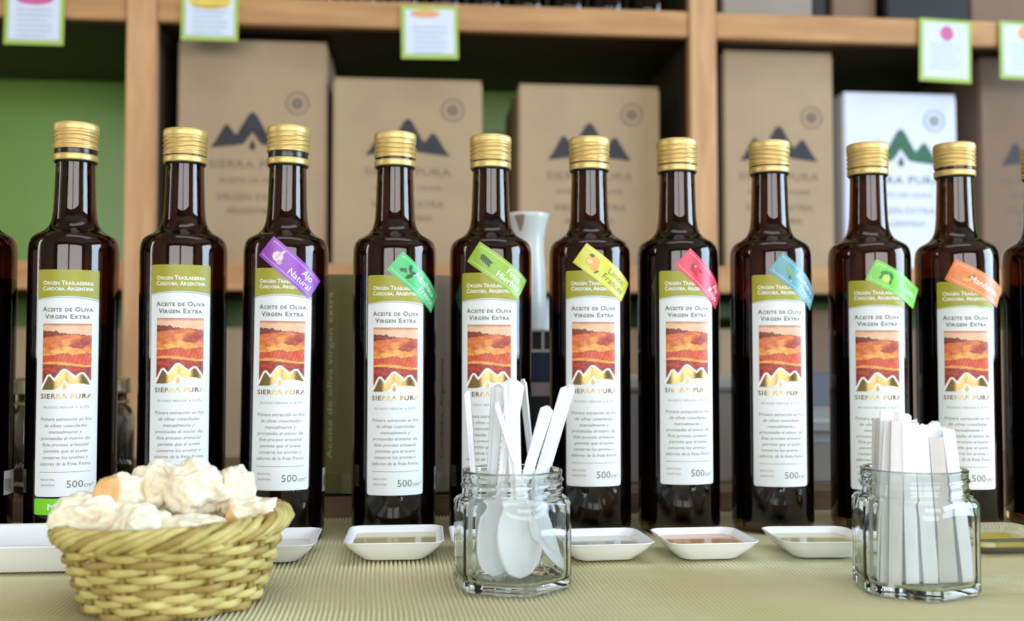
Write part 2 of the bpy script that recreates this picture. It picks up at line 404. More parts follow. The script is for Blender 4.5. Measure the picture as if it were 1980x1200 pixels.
price_tag(0.776, 0.859, 0.5571, 0.655, radians(2), 'price tag with round pink spot hanging above the white carton', (.002, -.022, .011, .012, M_TAGPINK))
price_tag(0.905, 0.988, 0.5645, 0.655, radians(1), 'price tag with red spot hanging above the dark carton', (.0, -.018, .012, .012, M_TAGORG))

# ================================================================== table, ribbed mat, ledge
tb = thing('table', 'long wooden serving table under the ribbed mat', 'table', (0.2, .8, FZ))
TX0, TX1, TY0, TY1 = -1.2, 1.2, -.48, .58
link('tabletop', box_me('tabletop', TX0, TX1, TY0, TY1, -FZ-.045, -FZ-.0044, .003), M_TABLE, tb)
for x in (TX0+.06, TX1-.12):
    for y in (TY0+.05, TY1-.11): link('leg', box_me('leg', x, x+.06, y, y+.06, 0, -FZ-.045), M_TABLE, tb)
def make_mat():
    pitch = .0030; x0, x1 = -.85, 1.15; per = 8
    nx = int((x1-x0)/pitch*per); ys = [.34+(.922-.34)*j/26 for j in range(27)]
    V, F = [], []
    for j, y in enumerate(ys):
        for i in range(nx+1):
            x = x0+(x1-x0)*i/nx
            # ribs run away from the camera; a few shallow waves where the mat does not lie flat
            ph = 2*pi*(x+.004*sin(y*9)+.0008*sin(x*17+y*31))/pitch
            z = -.0026*(1-abs(cos(ph/2))**.8)          # rounded cords with narrow grooves
            z += .0006*noise.noise(Vector((x*14, y*11, 3)))-.0004
            V.append((x, y, min(z, .0002)))
    n = nx+1
    for j in range(len(ys)-1):
        for i in range(nx): F.append((j*n+i, j*n+i+1, (j+1)*n+i+1, (j+1)*n+i))
    return mesh_from('ribbed_mat', V, F, True)
tag(link('ribbed_mat', make_mat(), M_CLOTH), 'pale olive ribbed mat covering the table top', 'mat')
tag(link('wooden_ledge', box_me('wooden_ledge', -.85, 1.15, .925, 1.30, -.003, .016, .002), M_LEDGE), 'dark wooden board lying along the table behind the bottles', 'board')
LZ = .016

# ================================================================== the oil bottles
R = .033
OUT = [(.0001, .0035), (.012, .003), (.022, .0008), (.027, .0), (.0305, .0008), (.0325, .004), (R, .008), (R, .06), (R, .12), (R, .18), (R, .217),
       (.0329, .2225), (.0325, .2265), (.0316, .2296), (.0302, .2319), (.0282, .2336), (.0252, .2353), (.0223, .2370), (.0201, .2390), (.0184, .2413), (.0172, .2441), (.0164, .2475), (.0158, .2520), (.0154, .2580), (.0151, .266), (.0148, .276), (.0145, .286), (.0144, .2925),
       (.0143, .300), (.0141, .313)]
INN = [(r-.0024 if z > .01 else max(r-.003, .0001), z if z > .01 else .008) for r, z in OUT[6:]]
def bottle_glass():
    prof = OUT + [(.0118, .313)] + [(r, z) for r, z in reversed(INN[1:])] + [(.0285, .012), (.024, .0085), (.012, .0075), (.0001, .0075)]
    V, F = lathe(prof, 80); return mesh_from('glass', V, F)
ME_GLASS = bottle_glass()
def rad_at(z, prof):
    for (r0, z0), (r1, z1) in zip(prof[:-1], prof[1:]):
        if z0 <= z <= z1 and z1 > z0: return r0+(r1-r0)*(z-z0)/(z1-z0)
    return prof[-1][0]
def oil_mesh(level):
    zs = [.0092, .011, .02, .08, .14]+[z for r, z in OUT if .19 < z < level-.002]
    zs = [z for z in zs if z < level-.001]+[level]
    pr = [(.0001, .0092), (.02, .0092)]+[((rad_at(z, OUT)-.0018) if z > .0095 else .027, z) for z in zs]
    pr += [(pr[-1][0]-.004, level-.0004), (.0001, level-.0004)]
    V, F = lathe(pr, 56); return mesh_from('oil', V, F)
# cap: knurled upper band, rolled thread below
def cap_mesh():
    z0, z1 = .2975, .3180
    pr = [(.0143, z0), (.0164, z0), (.01665, z0+.0006)]
    zt = z1-.0068
    nn = 26
    for i in range(nn+1): pr.append((.0164, z0+.0010+(zt-.0012-z0)*i/nn))
    kn0 = len(pr)
    pr += [(.0160, zt+.0002), (.0167, zt+.0009), (.0169, zt+.0016), (.0169, z1-.0022)]
    kn1 = len(pr)
    pr += [(.0166, z1-.0009), (.0160, z1-.0002), (.0150, z1), (.0080, z1-.0002), (.0001, z1-.0002)]
    def rf(i, r, z, t):
        if 3 <= i < kn0:
            s = (z-z0)/(zt-z0)
            turn = 1.4*sin(t-.9)*.0013*(1 if .15 < s < .85 else .3)
            r = .01630+.00055*sin((z+turn)/.0036*2*pi)+.0001*sin(5*t+z*3000)
        if kn0 <= i < kn1 and i > kn0:
            g = max(0, sin(t*4+.6))      # knurling comes in groups round the skirt
            r -= .00042*(0.5-.5*cos(t*96))*(.25+.75*g)
        return r, z
    V, F = lathe(pr, 288, rfun=rf); return mesh_from('cap', V, F)
ME_CAP = cap_mesh()
V, F = lathe([(.0145, .2915), (.0163, .2915), (.01665, .2922), (.0165, .2938), (.01665, .2955), (.0163, .2965), (.0145, .2965)], 96)
ME_RING = mesh_from('cap_ring', V, F)
V, F = lathe([(.0149, .2900), (.0156, .2905), (.0156, .3010), (.0149, .3050)], 64)
ME_COLLAR = mesh_from('pourer_collar', V, F)

# label drawn in millimetres: x along the arc, y downwards from the label's top edge
LW, LH = 46.0, 168.0
def wrap(t2, lift, name, flip=True, cols=None, subdiv=0):
    """bend flat artwork (mm, y up from the label's top edge = negative down) round the bottle"""
    V2, F = t2; rr = R+lift
    V = [(rr*sin(x*.001/R), -rr*cos(x*.001/R), y*.001) for x, y in V2]
    return mesh_from(name, V, F, True, cols)
def lin(a, b, n): return [a+(b-a)*i/n for i in range(n+1)]
def corner(x, half, r):
    d = abs(x)-(half-r)
    return 0 if d <= 0 else r-sqrt(max(0, r*r-d*d))
XS = sorted(set(lin(-LW/2, LW/2, 28)+[s*(LW/2-c) for s in (-1, 1) for c in (.1, .4, .9)]))
L_BASE = wrap(strip2(XS, lambda x: -LH+corner(x, LW/2, 2.2), lambda x: -corner(x, LW/2, 1.6)), .00012, 'label')
arc = lambda x: -19.8-2.4*(x/(LW/2))**2
L_HEAD = wrap(strip2(XS, arc, lambda x: -corner(x, LW/2, 1.6)), .00020, 'header')
L_HLINE = wrap(strip2(XS, lambda x: arc(x)-.9-.5*(x+LW/2)/LW, lambda x: arc(x)-.55), .00020, 'header_line')
def line(s, y, size, **k): return shift2(text2d(s, size, **k), 0, y)
L_ORIGIN = wrap(merge([line('Origen Traslasierra', -11.4, 4.4, caps=.78, width=36.5, bold=.05), line('Córdoba, Argentina', -15.6, 4.4, caps=.78, width=36.5, bold=.05)]), .00030, 'origin_lettering')
L_TITLE = wrap(merge([line('Aceite de Oliva', -31.2, 4.8, caps=.76, width=36.5, spacing=1.12, bold=.11), line('Virgen Extra', -36.6, 4.8, caps=.76, width=32.5, spacing=1.12, bold=.11)]), .00022, 'title_lettering')
L_BRAND = wrap(line('SIERRA PURA', -95.8, 5.0, width=37.5, spacing=1.15, bold=.12), .00022, 'gold_lettering')
para = ['Primera extracción en frío', 'de olivas cosechadas', 'manualmente y', 'procesadas el mismo día.', 'Este proceso artesanal', 'permite que el aceite', 'conserve los aromas y', 'sabores de la fruta fresca.']
wd = [37, 30.5, 23.5, 36, 33, 31.5, 33, 37]
body = [line('Acidez menor a 0,2%', -103.0, 2.7, caps=.8, width=33)]
body += [line(p, -112.2-4.69*i, 3.5, shear=.25, width=wd[i], bold=.04) for i, p in enumerate(para)]
body += [strip2(lin(-18.5, 18.5, 14), lambda x: -150.2, lambda x: -149.8)]
body += [shift2(text2d('INDUSTRIA', 2.2, 'LEFT', width=11.0), -17.5, -156.4), shift2(text2d('ARGENTINA', 2.2, 'LEFT', width=11.0), -17.5, -160.4)]
L_BODY = wrap(merge(body), .00022, 'body_lettering')
L_VOL = wrap(merge([shift2(text2d('500', 7.6, 'LEFT', width=11.5), 1.5, -161.6), shift2(text2d('cm³', 5.0, 'LEFT', width=7), 13.6, -161.6)]), .00022, 'volume_lettering')
# landscape print
def art_col(u, v):
    n = lambda a, b, s: noise.fractal(Vector((u*a, v*b, s)), .6, 2.1, 4)
    lerp = lambda c, d, t: tuple(c[i]+(d[i]-c[i])*max(0, min(1, t)) for i in range(3))
    C = lambda r, g, b: srgb(r, g, b)[:3]
    w = n(3, 5, 1)*.05
    c = lerp(C(222, 176, 142), C(240, 202, 166), .5+n(2, 18, 5)*.7)                         # evening sky
    c = lerp(c, C(200, 120, 84), (.05-v+w*.3)/.04)
    r1 = .135+.055*u-.035*sin(u*5+.4)*(1-u)+n(9, 1, 2)*.02                                   # far dark ridge
    if v > r1: c = lerp(C(96, 44, 44), C(150, 70, 58), .5+n(8, 26, 3)*1.2+.4*u)
    r2 = .205-.03*u+.02*sin(u*7+1)+n(6, 1, 8)*.015
    if v > r2: c = lerp(C(206, 92, 56), C(226, 132, 76), .5+n(5, 22, 11)*.9)
    r3 = .285+.05*cos(u*4.2)+n(4, 1, 13)*.02                                                 # rounded hills
    if v > r3: c = lerp(C(200, 96, 56), C(232, 150, 70), .45+n(5, 12, 17)*1.1)
    e = ((u-.78)/.24)**2+((v-.33+.05*sin(u*8))/.085)**2
    if e < 1: c = lerp(C(152, 60, 56), C(190, 88, 64), .5+n(12, 14, 19)*1.0)
    r4 = .44-.055*sin((u-.15)*4.1)+n(6, 1, 23)*.015
    if v > r4: c = lerp(C(222, 130, 62), C(246, 184, 96), .6+n(5, 16, 29)*.9-.7*abs(u-.5))
    r5 = .525-.035*u+.012*sin(u*11)+n(5, 1, 31)*.015
    if v > r5: c = lerp(C(196, 68, 48), C(222, 104, 64), .5+.35*sin((u*1.6+v)*46+n(3, 3, 4)*3)+n(8, 12, 37)*.6)
    r6 = .635+.03*u-.02*sin(u*5)
    if v > r6: c = lerp(C(232, 150, 70), C(242, 178, 90), .5+n(5, 20, 41))
    r7 = .685-.02*sin(u*4+1)+.01*u
    if v > r7: c = lerp(C(138, 48, 42), C(190, 72, 52), .5+n(10, 14, 43)*1.2)
    if 0 <= v-r2 < .012 or 0 <= v-r5 < .012 or 0 <= v-r7 < .01: c = tuple(k*.55 for k in c)
    if u < .012 or u > .988 or v < .01: c = tuple(k*.6 for k in c)
    return c
def artwork():
    nx, ny = 70, 86; hw = 17.6; y0, y1 = -40.3, -85.5
    V2, cols, F = [], [], []
    for j in range(ny+1):
        for i in range(nx+1):
            V2.append((-hw+2*hw*i/nx, y0+(y1-y0)*j/ny)); cols.append(art_col(i/nx, j/ny))
    n = nx+1
    for j in range(ny):
        for i in range(nx): F.append((j*n+i, (j+1)*n+i, (j+1)*n+i+1, j*n+i+1))
    return wrap((V2, F), .00020, 'landscape_print', cols=cols)
L_ART = artwork()
M_ART = vcol_mat('landscape_ink', 0.42)
K = .384
pk = [(85, 752), (97.5, 727), (100, 726), (109, 737), (124, 717), (127, 715.5), (131, 718), (146, 731), (155, 723), (159, 722.5), (175, 745)]
px2 = lambda p: ((p[0]-129.7)*K*1.03, -(p[1]-520)*K)
lowpts = [px2(p) for p in [(85, 752.5), (104, 752.5), (117, 749.5), (121, 743.5), (127, 733), (133, 740.5), (139, 742.5), (148, 740.8), (160, 741.2), (175, 745.5)]]
def low_edge(x):
    for a, b in zip(lowpts[:-1], lowpts[1:]):
        if a[0] <= x <= b[0]: return a[1]+(b[1]-a[1])*(x-a[0])/(b[0]-a[0])
    return lowpts[0][1] if x < 0 else lowpts[-1][1]
drop = [px2(p) for p in [(127, 738), (130, 744), (131, 748), (129.5, 751), (127, 752.3), (124.5, 751), (123, 748), (124, 744)]]
def upper_edge(x):
    P = [px2(p) for p in pk]
    for a, b in zip(P[:-1], P[1:]):
        if a[0] <= x <= b[0]: return a[1]+(b[1]-a[1])*(x-a[0])/(b[0]-a[0])
    return P[0][1] if x < 0 else P[-1][1]
wx = lin(px2(pk[0])[0]-1.2, px2(pk[-1])[0]+1.2, 60)
def outline(x): return max(upper_edge(x+d)+1.35*sqrt(1-(d/1.5)**2) for d in [k*.15-1.5 for k in range(21)])
L_WHITE = wrap(strip2(wx, lambda x: -88.8, outline), .00027, 'mountain_outline')
gx = sorted(set(lin(px2(pk[0])[0], px2(pk[-1])[0], 70)))
L_GOLD = wrap(merge([strip2(gx, lambda x: min(low_edge(x), upper_edge(x)-.05), upper_edge), poly2(drop)]), .00034, 'gold_mountains')
# back label with bar code, seen edge-on at the side of the bottles
V2 = strip2(lin(-9, 9, 8), lambda x: 0, lambda x: 18)
L_BACK = wrap(V2, .00012, 'barcode_label')
L_BARS = wrap(merge([strip2([-8+i*.8, -8+i*.8+.3+.2*(i*7 % 3 == 0)], lambda x: 3+2*(i % 4 == 0), lambda x: 12) for i in range(12)]), .0002, 'barcode')

# flavour stickers
def sticker_map(cx, cz, ang, peel):
    ca, sa = cos(radians(ang)), sin(radians(ang)); rr = R+.00045
    def f(x, y, lift=0.0):
        s = cx+x*ca+y*sa; z = cz+(-x*sa+y*ca)
        a = s*.001/R; r2 = rr+lift*.001
        amax = radians(peel)
        if a <= amax: return (r2*sin(a), -r2*cos(a), z*.001)
        d = (a-amax)*R                                   # past this the sticker stands off the glass
        return (r2*sin(amax)+d*cos(amax), -r2*cos(amax)+d*sin(amax), z*.001)
    return f
def sticker(parent, cx, cz, ang, col, dark, lines, pic, peel=62, ink=M_WHITEINK):
    f = sticker_map(cx, cz, ang, peel)
    sl, sw = 51.0, 18.6
    m = mat('sticker_%d_%d_%d' % col, srgb(*col), .35, .05, 90)
    xs, ys = lin(-sl/2, sl/2, 24), lin(-sw/2, sw/2, 6); V, F = [], []
    for y in ys:
        for x in xs: V.append(f(x, y))
    n = len(xs)
    for j in range(len(ys)-1):
        for i in range(n-1): F.append((j*n+i, j*n+i+1, (j+1)*n+i+1, (j+1)*n+i))
    s = link('flavour_sticker', mesh_from('flavour_sticker', V, F), m, parent)
    mp = lambda t, l: ([f(x, y, l) for x, y in t[0]], t[1])
    fr = merge([frame2(-sl/2+2.4, sl/2-2.4, -sw/2+2.2, sw/2-2.2, .55, 20)])
    light = mat('sticker_line_%d_%d_%d' % col, srgb(*[min(255, int(c*.5+128)) for c in col]), .35, .03, 90)
    link('border_line', mesh_from('border_line', *mp(fr, .1)), light, s)
    tx = []
    if len(lines) == 2: tx = [shift2(text2d(lines[0], 7.2, 'RIGHT'), 19.0, .9), shift2(text2d(lines[1], 7.2, 'RIGHT'), 21.5, -5.4)]
    else: tx = [shift2(text2d(lines[0], 7.2, 'RIGHT'), 21.0, -2.2)]
    link('sticker_lettering', mesh_from('sticker_lettering', *mp(merge(tx), .14)), ink, s)
    for nm, sh_, c in pic:
        link(nm, mesh_from(nm, *mp(merge(sh_), .12+.04*(nm != 'picture'))), mat('print_%d_%d_%d' % c, srgb(*c), .4, .08, 150), s)
    return s
leaf = lambda x, y, l, w, r: disc2(x, y, l, w, 12, r)
PIC_GARLIC = [('picture', [disc2(-13, -.5, 4.2, 3.8), leaf(-12, 4, 2.6, 1.0, 1.3)], (226, 212, 222)), ('picture_detail', [disc2(-9.4, -3.2, 2.2, 1.8), leaf(-13, 0, .5, 3.2, 0)], (206, 166, 186))]
PIC_HERB = [('picture', [leaf(-15, -1, 4, 1.6, .5), leaf(-12, 2.5, 3.6, 1.5, 2.0), leaf(-9, -2, 3.6, 1.5, 1.1), leaf(-8, 2, 3, 1.2, .2)], (44, 84, 52)), ('picture_detail', [leaf(-12, 0, 2.4, 1.0, -.6), leaf(-7, -4, 2, .8, .4)], (150, 160, 120))]
PIC_PINE = [('picture', [leaf(-17+i*2.0, 1.2*s-.35*i+.8, 1.9, .75, -.3+s*.75) for i in range(5) for s in (-1, 1)]+[leaf(-13, 0, 5, .35, -.15)], (58, 84, 56))]
PIC_LEMON = [('picture', [disc2(-15, -.6, 3.4, 3.0), disc2(-9.5, -2.0, 3.6, 2.9), disc2(-11, 2.6, 3.6, 2.4)], (232, 170, 84)), ('picture_detail', [leaf(-16.2, 4, 2.2, 1.2, .2), leaf(-6, -4.5, 2.2, .9, 1.0)], (84, 96, 50)), ('picture_pulp', [disc2(-15, -.6, 2.4, 2.1)], (236, 214, 150))]
PIC_CHILI = [('picture', [leaf(-10, .5, 5, 1.4, .3), leaf(-11, -2.5, 4.4, 1.2, -.2)], (190, 28, 44)), ('picture_detail', [leaf(-14.5, 1.0, 2.0, 1.3, .9)], (92, 76, 40)), ('picture_stem', [leaf(-12.8, 1.4, 1.0, .8, 0)], (214, 190, 130))]
PIC_SPRIG = [('picture', [leaf(-15+i*2.2, 2.5-i*1.0, 2.6, .8, -.4+s*.7) for i in range(4) for s in (-1, 1)], (128, 160, 96)), ('picture_detail', [leaf(-8, -3.4, 2.4, .9, -.6)], (54, 104, 84)), ('picture_root', [leaf(-6.6, -4.6, 1.1, .9, 0)], (236, 240, 226))]
PIC_LIME = [('picture', [leaf(-14.5, 2.4, 3.6, 1.6, .5), leaf(-8.5, 2.6, 3.2, 1.5, -.7), leaf(-7.4, -1.6, 3.0, 1.3, -1.3), leaf(-15.5, -1.6, 2.4, 1.2, 1.2)], (40, 124, 50)), ('picture_detail', [disc2(-11.5, -1.4, 3.4, 3.4)], (176, 222, 70)), ('picture_pulp', [disc2(-11.5, -1.4, 2.3, 2.3)], (204, 232, 110))]
PIC_TANG = [('picture', [disc2(-14.5, 1.4, 4.4, 3.0), disc2(-10.5, -2.4, 4.2, 2.6)], (238, 130, 40)), ('picture_detail', [leaf(-8, 1.8, 2.8, 1.5, .9)], (62, 100, 44)), ('picture_pulp', [disc2(-11, -2.6, 2.8, 1.5)], (246, 176, 80))]

OILS = {}
def bottle(x, y, label, group='amber oil bottles on the ribbed mat', lab=None, ltop=None, level=.19, raise_cap=0.0, oil=M_OIL, back=None, stk=None, lean=0.0, loc_z=0.0, caprot=0.0, ltilt=0.0):
    face = -atan2(x, y)                                   # label side turned towards the front of the table
    t = thing('oil_bottle', label, 'bottle', (x, y, loc_z), face, group)
    t.rotation_euler.y = lean
    link('glass', ME_GLASS, M_AMBER, t)
    if level not in OILS: OILS[level] = oil_mesh(level)
    linkm('oil', OILS[level], oil, t)
    link('pourer_collar', ME_COLLAR, M_BLACK, t)
    link('cap_ring', ME_RING, M_GOLDCAP, t)
    link('cap', ME_CAP, M_GOLDCAP, t, (0, 0, raise_cap), caprot)
    if lab is not None:
        l = link('label', L_BASE, M_LABEL, t, (0, 0, ltop), radians(lab))
        if ltilt: l.rotation_euler.y = ltilt
        for nm, me, m in [('header', L_HEAD, M_OLIVEHEAD), ('header_line', L_HLINE, M_LINEINK), ('origin_lettering', L_ORIGIN, M_WHITEINK), ('title_lettering', L_TITLE, M_GREYINK),
                          ('landscape_print', L_ART, M_ART), ('mountain_outline', L_WHITE, M_WHITEINK), ('gold_mountains', L_GOLD, M_GOLDFOIL), ('gold_lettering', L_BRAND, M_GOLDFOIL),
                          ('body_lettering', L_BODY, M_TEXTINK), ('volume_lettering', L_VOL, M_GREYINK)]:
            link(nm, me, m, l)
    if back is not None:
        b = link('barcode_label', L_BACK, M_LABEL, t, (0, 0, .036), radians(back))
        link('barcode', L_BARS, M_GREYINK, b)
    if stk: sticker(t, *stk)
    return t
BYR = .83
bottle(-.337, BYR, 'amber oil bottle beyond the one with a lime green strip, front label turned away', level=.20, back=66)
b1 = bottle(-.260, BYR, 'amber oil bottle with lime green strip under its label, cap lifted', lab=-7.4, ltop=.2054, level=.165, raise_cap=.0030, back=92, caprot=.5)
# lime green strip under the label
V2 = strip2(XS, lambda x: -12+corner(x, LW/2, 1.5), lambda x: -corner(x, LW/2, 1.5))
g = link('strength_strip', wrap(V2, .00014, 'strength_strip'), mat('lime_print', srgb(126, 206, 30), .4, .03, 100), b1, (0, 0, .0360), radians(-7.6))
link('strip_lettering', wrap(line('Medio', -8.4, 6.6, caps=.75, width=23), .00024, 'strip_lettering'), M_WHITEINK, g)
bottle(-.177, BYR, 'amber oil bottle with plain label and no flavour sticker, behind the bread basket', lab=-4, ltop=.2098, level=.18, back=90, caprot=1.7)
bottle(-.100, BYR, 'amber oil bottle with purple garlic sticker, cap unscrewed above its ring', lab=-4, ltop=.2078, level=.195, raise_cap=.0042, back=82, stk=(3.9, 208.5, 40, (150, 74, 184), None, ['Ajo', 'Natural'], PIC_GARLIC), lean=radians(.5), caprot=2.9)
bottle(-.0128, BYR, 'amber oil bottle with mint green herb sticker', lab=2, ltop=.2030, level=.2045, raise_cap=.0008, back=88, stk=(19.6, 198, 40, (74, 190, 110), None, ['Albahaca', 'Fresca'], PIC_HERB), caprot=4.0)
bottle(.0640, BYR, 'amber oil bottle with olive green fine herbs sticker, behind the jar of spoons', lab=-2, ltop=.2055, level=.182, stk=(7.2, 207.5, 35, (148, 186, 56), None, ['Finas', 'Hierbas'], PIC_PINE), caprot=.9)
bottle(.1448, BYR, 'amber oil bottle with yellow lemon sticker', lab=6, ltop=.2078, level=.176, stk=(12.7, 206.5, 37, (214, 214, 66), None, ['Limón', 'Francés'], PIC_LEMON, 62, M_GREYINK), caprot=2.2)
bottle(.2180, BYR, 'amber oil bottle with red chili sticker', lab=14, ltop=.2083, level=.236, oil=M_OILRED, stk=(22.7, 202, 42, (226, 58, 86), None, ['Ají', 'Rojo'], PIC_CHILI, 70), caprot=3.3)
bottle(.2965, BYR, 'amber oil bottle with teal blue sprig sticker', lab=14, ltop=.2056, level=.186, stk=(24, 200.5, 38, (96, 156, 168), None, ['Romero', 'Fresco'], PIC_SPRIG, 70), caprot=5.1)
bottle(.3815, BYR, 'amber oil bottle with bright green lime sticker standing off the glass', lab=11, ltop=.2017, level=.158, stk=(24, 199, 27, (118, 204, 66), None, ['Lima'], PIC_LIME, 56), caprot=1.2)
bottle(.4580, BYR, 'amber oil bottle with orange mandarin sticker, cap slightly lifted', lab=13, ltop=.2014, level=.205, raise_cap=.0016, stk=(18, 200, 27, (236, 132, 66), None, ['Mandarina'], PIC_TANG, 60), caprot=.2)
bottle(.5365, BYR, 'amber oil bottle beyond the one with an orange sticker, front label turned away', level=.20, caprot=2.0)

# bottles on the upper board: only their feet reach into view
for i in range(9):
    x = -.134+.0617*i if i else -.136
    t = thing('shelf_bottle', 'dark glass bottle in the row on the upper shelf board', 'bottle', (x, 1.545, TOPZ), 0, 'bottles on the upper board')
    t.scale = (.90, .90, .90)
    link('glass', ME_GLASS, M_AMBER, t); linkm('oil', OILS[.20], M_OIL, t); link('cap_ring', ME_RING, M_GOLDCAP, t); link('cap', ME_CAP, M_GOLDCAP, t)

# ================================================================== sauce dishes
def rrect(hx, hy, r, n=6):
    P = []
    for (sx, sy, a0) in [(1, 1, 0), (-1, 1, 90), (-1, -1, 180), (1, -1, 270)]:
        for k in range(n+1):
            a = radians(a0+90*k/n); P.append((sx*(hx-r)+r*cos(a), sy*(hy-r)+r*sin(a)))
    return P
def loft(layers):
    """layers: (hx,hy,r,z) from the outside foot over the rim to the inside floor"""
    V, F = [], []; n = None
    for hx, hy, r, z in layers:
        P = rrect(hx, hy, r); n = len(P)
        V += [(x, y, z) for x, y in P]
    for i in range(len(layers)-1):
        for k in range(n):
            l = (k+1) % n; F.append((i*n+k, i*n+l, (i+1)*n+l, (i+1)*n+k))
    F.append(tuple(reversed(range(n)))); F.append(tuple(range((len(layers)-1)*n, len(layers)*n)))
    return mesh_from('dish', V, F)
def dish_mesh(hx, hy, h):
    b = .64
    L = [(hx*b-.002, hy*b-.002, .008, 0), (hx*b, hy*b, .009, .0006), (hx*b+.0012, hy*b+.0012, .010, .0018), (hx*.80, hy*.80, .011, h*.38), (hx*.92, hy*.92, .011, h*.70), (hx-.0006, hy-.0006, .010, h-.0008), (hx, hy, .010, h-.0002), (hx-.0008, hy-.0008, .0095, h),
         (hx-.0018, hy-.0018, .009, h-.0005), (hx*.90-.0015, hy*.90-.0015, .009, h*.70), (hx*.78-.0015, hy*.78-.0015, .009, h*.42), (hx*b, hy*b, .009, .0034), (hx*b-.004, hy*b-.004, .007, .0026)]
    return loft(L)
def oil_film(hx, hy, h, zf):
    s = .78+(.90-.78)*(zf-.42)/.28 if zf > .42 else .66+(.12)*(zf-.2)/.22
    P = rrect(hx*s-.0014, hy*s-.0014, .009); n = len(P)
    V = [(x, y, h*zf) for x, y in P]+[(x*.9, y*.9, h*zf-.0012) for x, y in P]
    F = [tuple(range(n))]+[tuple(reversed(range(n, 2*n)))]+[(k, n+k, n+(k+1) % n, (k+1) % n) for k in range(n)]
    return mesh_from('oil_film', V, F, False)
def dish(x, y, hx, hy, h, rz, m, om, zf, label, name='sauce_dish'):
    t = thing(name, label, 'dish', (x, y, .0003), radians(rz), 'small dishes in front of the bottles')
    link('bowl', dish_mesh(hx, hy, h), m, t)
    if om: link('oil', oil_film(hx, hy, h, zf), om, t)
    return t
dish(-.098, .748, .034, .037, .014, 0, M_PORC, M_DOILG, .5, 'white square dish beside the bread basket, in front of the garlic oil bottle')
dish(-.0105, .7485, .0345, .0375, .0145, -1, M_PORC, M_DOIL, .68, 'white square dish with pale yellow oil, in front of mint green stickered bottle')
dish(.0625, .748, .034, .036, .014, 0, M_PORC, M_DOIL, .5, 'white square dish seen through the spoon jar')
dish(.1345, .730, .033, .033, .0135, 2, M_PORC, M_DOILG, .64, 'white square dish with greyish oil, in front of the lemon oil bottle')
dish(.2080, .727, .0325, .033, .0135, 1, M_PORC, M_DOILO, .68, 'white square dish with orange oil, in front of the chili oil bottle')
dish(.2900, .724, .0325, .033, .0135, -3, M_PORC, M_DOIL, .68, 'white square dish with pale oil, between the chili dish and the paper jar')
dish(.4270, .728, .036, .034, .013, 0, M_CLEARDISH, M_DOILY, .5, 'clear plastic dish with yellow oil, in front of the mandarin oil bottle')
t = thing('serving_tray', 'white rectangular tray beside the bread basket, deeper than the sauce dishes', 'tray', (-.285, .745, .0003))
hx, hy, h = .088, .047, .019
link('bowl', loft([(hx-.010, hy-.012, .006, 0), (hx-.008, hy-.010, .007, .001), (hx-.0005, hy-.0005, .008, h-.0015), (hx, hy, .008, h-.0006), (hx-.0012, hy-.0012, .0075, h), (hx-.003, hy-.003, .007, h-.0012), (hx-.009, hy-.011, .006, .006), (hx-.014, hy-.016, .005, .005)]), M_PORC, t)

# ================================================================== hexagonal jars
def hexr(theta, ap, rc):
    """radius of a hexagon with apothem ap, corners softened"""
    a = (theta+pi/6) % (pi/3)-pi/6
    r = ap/cos(a); k = ap/cos(pi/6)
    return r-(k-ap)*rc*max(0, (abs(a)/(pi/6)-.72)/.28)**2
def jar_mesh(rot, H):
    ap = .0338
    n = 120
    # rows: (kind blend 0=hex 1=circle, radius/apothem, z)
    rows = [(0, .001, .0022), (0, .020, .0022), (0, .028, .0006), (0, .0305, .0), (0, .0325, .0006), (0, ap, .0030), (0, ap, .010), (0, ap, .030), (0, ap, H-.0225), (.0, ap, H-.0195), (.25, ap-.0006, H-.0175), (.65, .0325, H-.0163), (1, .0312, H-.0155)]
    for i in range(17):
        z = H-.0150+.0128*i/16; rows.append((1, .0308, z))
    rows += [(1, .0310, H-.0018), (1, .0312, H-.0008), (1, .0304, H), (1, .0292, H-.0003), (1, .0288, H-.0015), (1, .0286, H-.010), (1, .0288, H-.0155), (.6, .0296, H-.0185), (.15, .0306, H-.0215), (0, .0308, H-.026), (0, .0308, .012), (0, .0302, .0085), (0, .0285, .0062), (0, .024, .0055), (0, .001, .0052)]
    V, F = [], []
    for i, (bl, r, z) in enumerate(rows):
        for k in range(n):
            t = 2*pi*k/n
            rr = hexr(t-rot, r, .55)*(1-bl)+r*bl
            if 13 <= i < 30:
                s = (z-(H-.0150))/.0128
                rr += .0013*max(0, sin(2*pi*(s*2.2-t/(2*pi))))**2*sin(pi*min(1, max(0, s*1.02)))**.5
            V.append((rr*sin(t), -rr*cos(t), z))
    m = len(rows)
    for i in range(m-1):
        for k in range(n):
            l = (k+1) % n; F.append((i*n+k, i*n+l, (i+1)*n+l, (i+1)*n+k))
    F.append(tuple(reversed(range(n)))); F.append(tuple(range((m-1)*n, m*n)))
    return mesh_from('glass_jar', V, F)
J1 = Vector((.0630, .6420, .0002)); J2 = Vector((.3060, .6080, .0002))
j = link('glass_jar', jar_mesh(radians(-20), .0715), M_GLASS, None, J1); tag(j, 'hexagonal glass jar holding white plastic spoons', 'jar')
j = link('glass_jar', jar_mesh(radians(20), .0735), M_GLASS, None, J2); tag(j, 'hexagonal glass jar packed with white paper strips', 'jar')

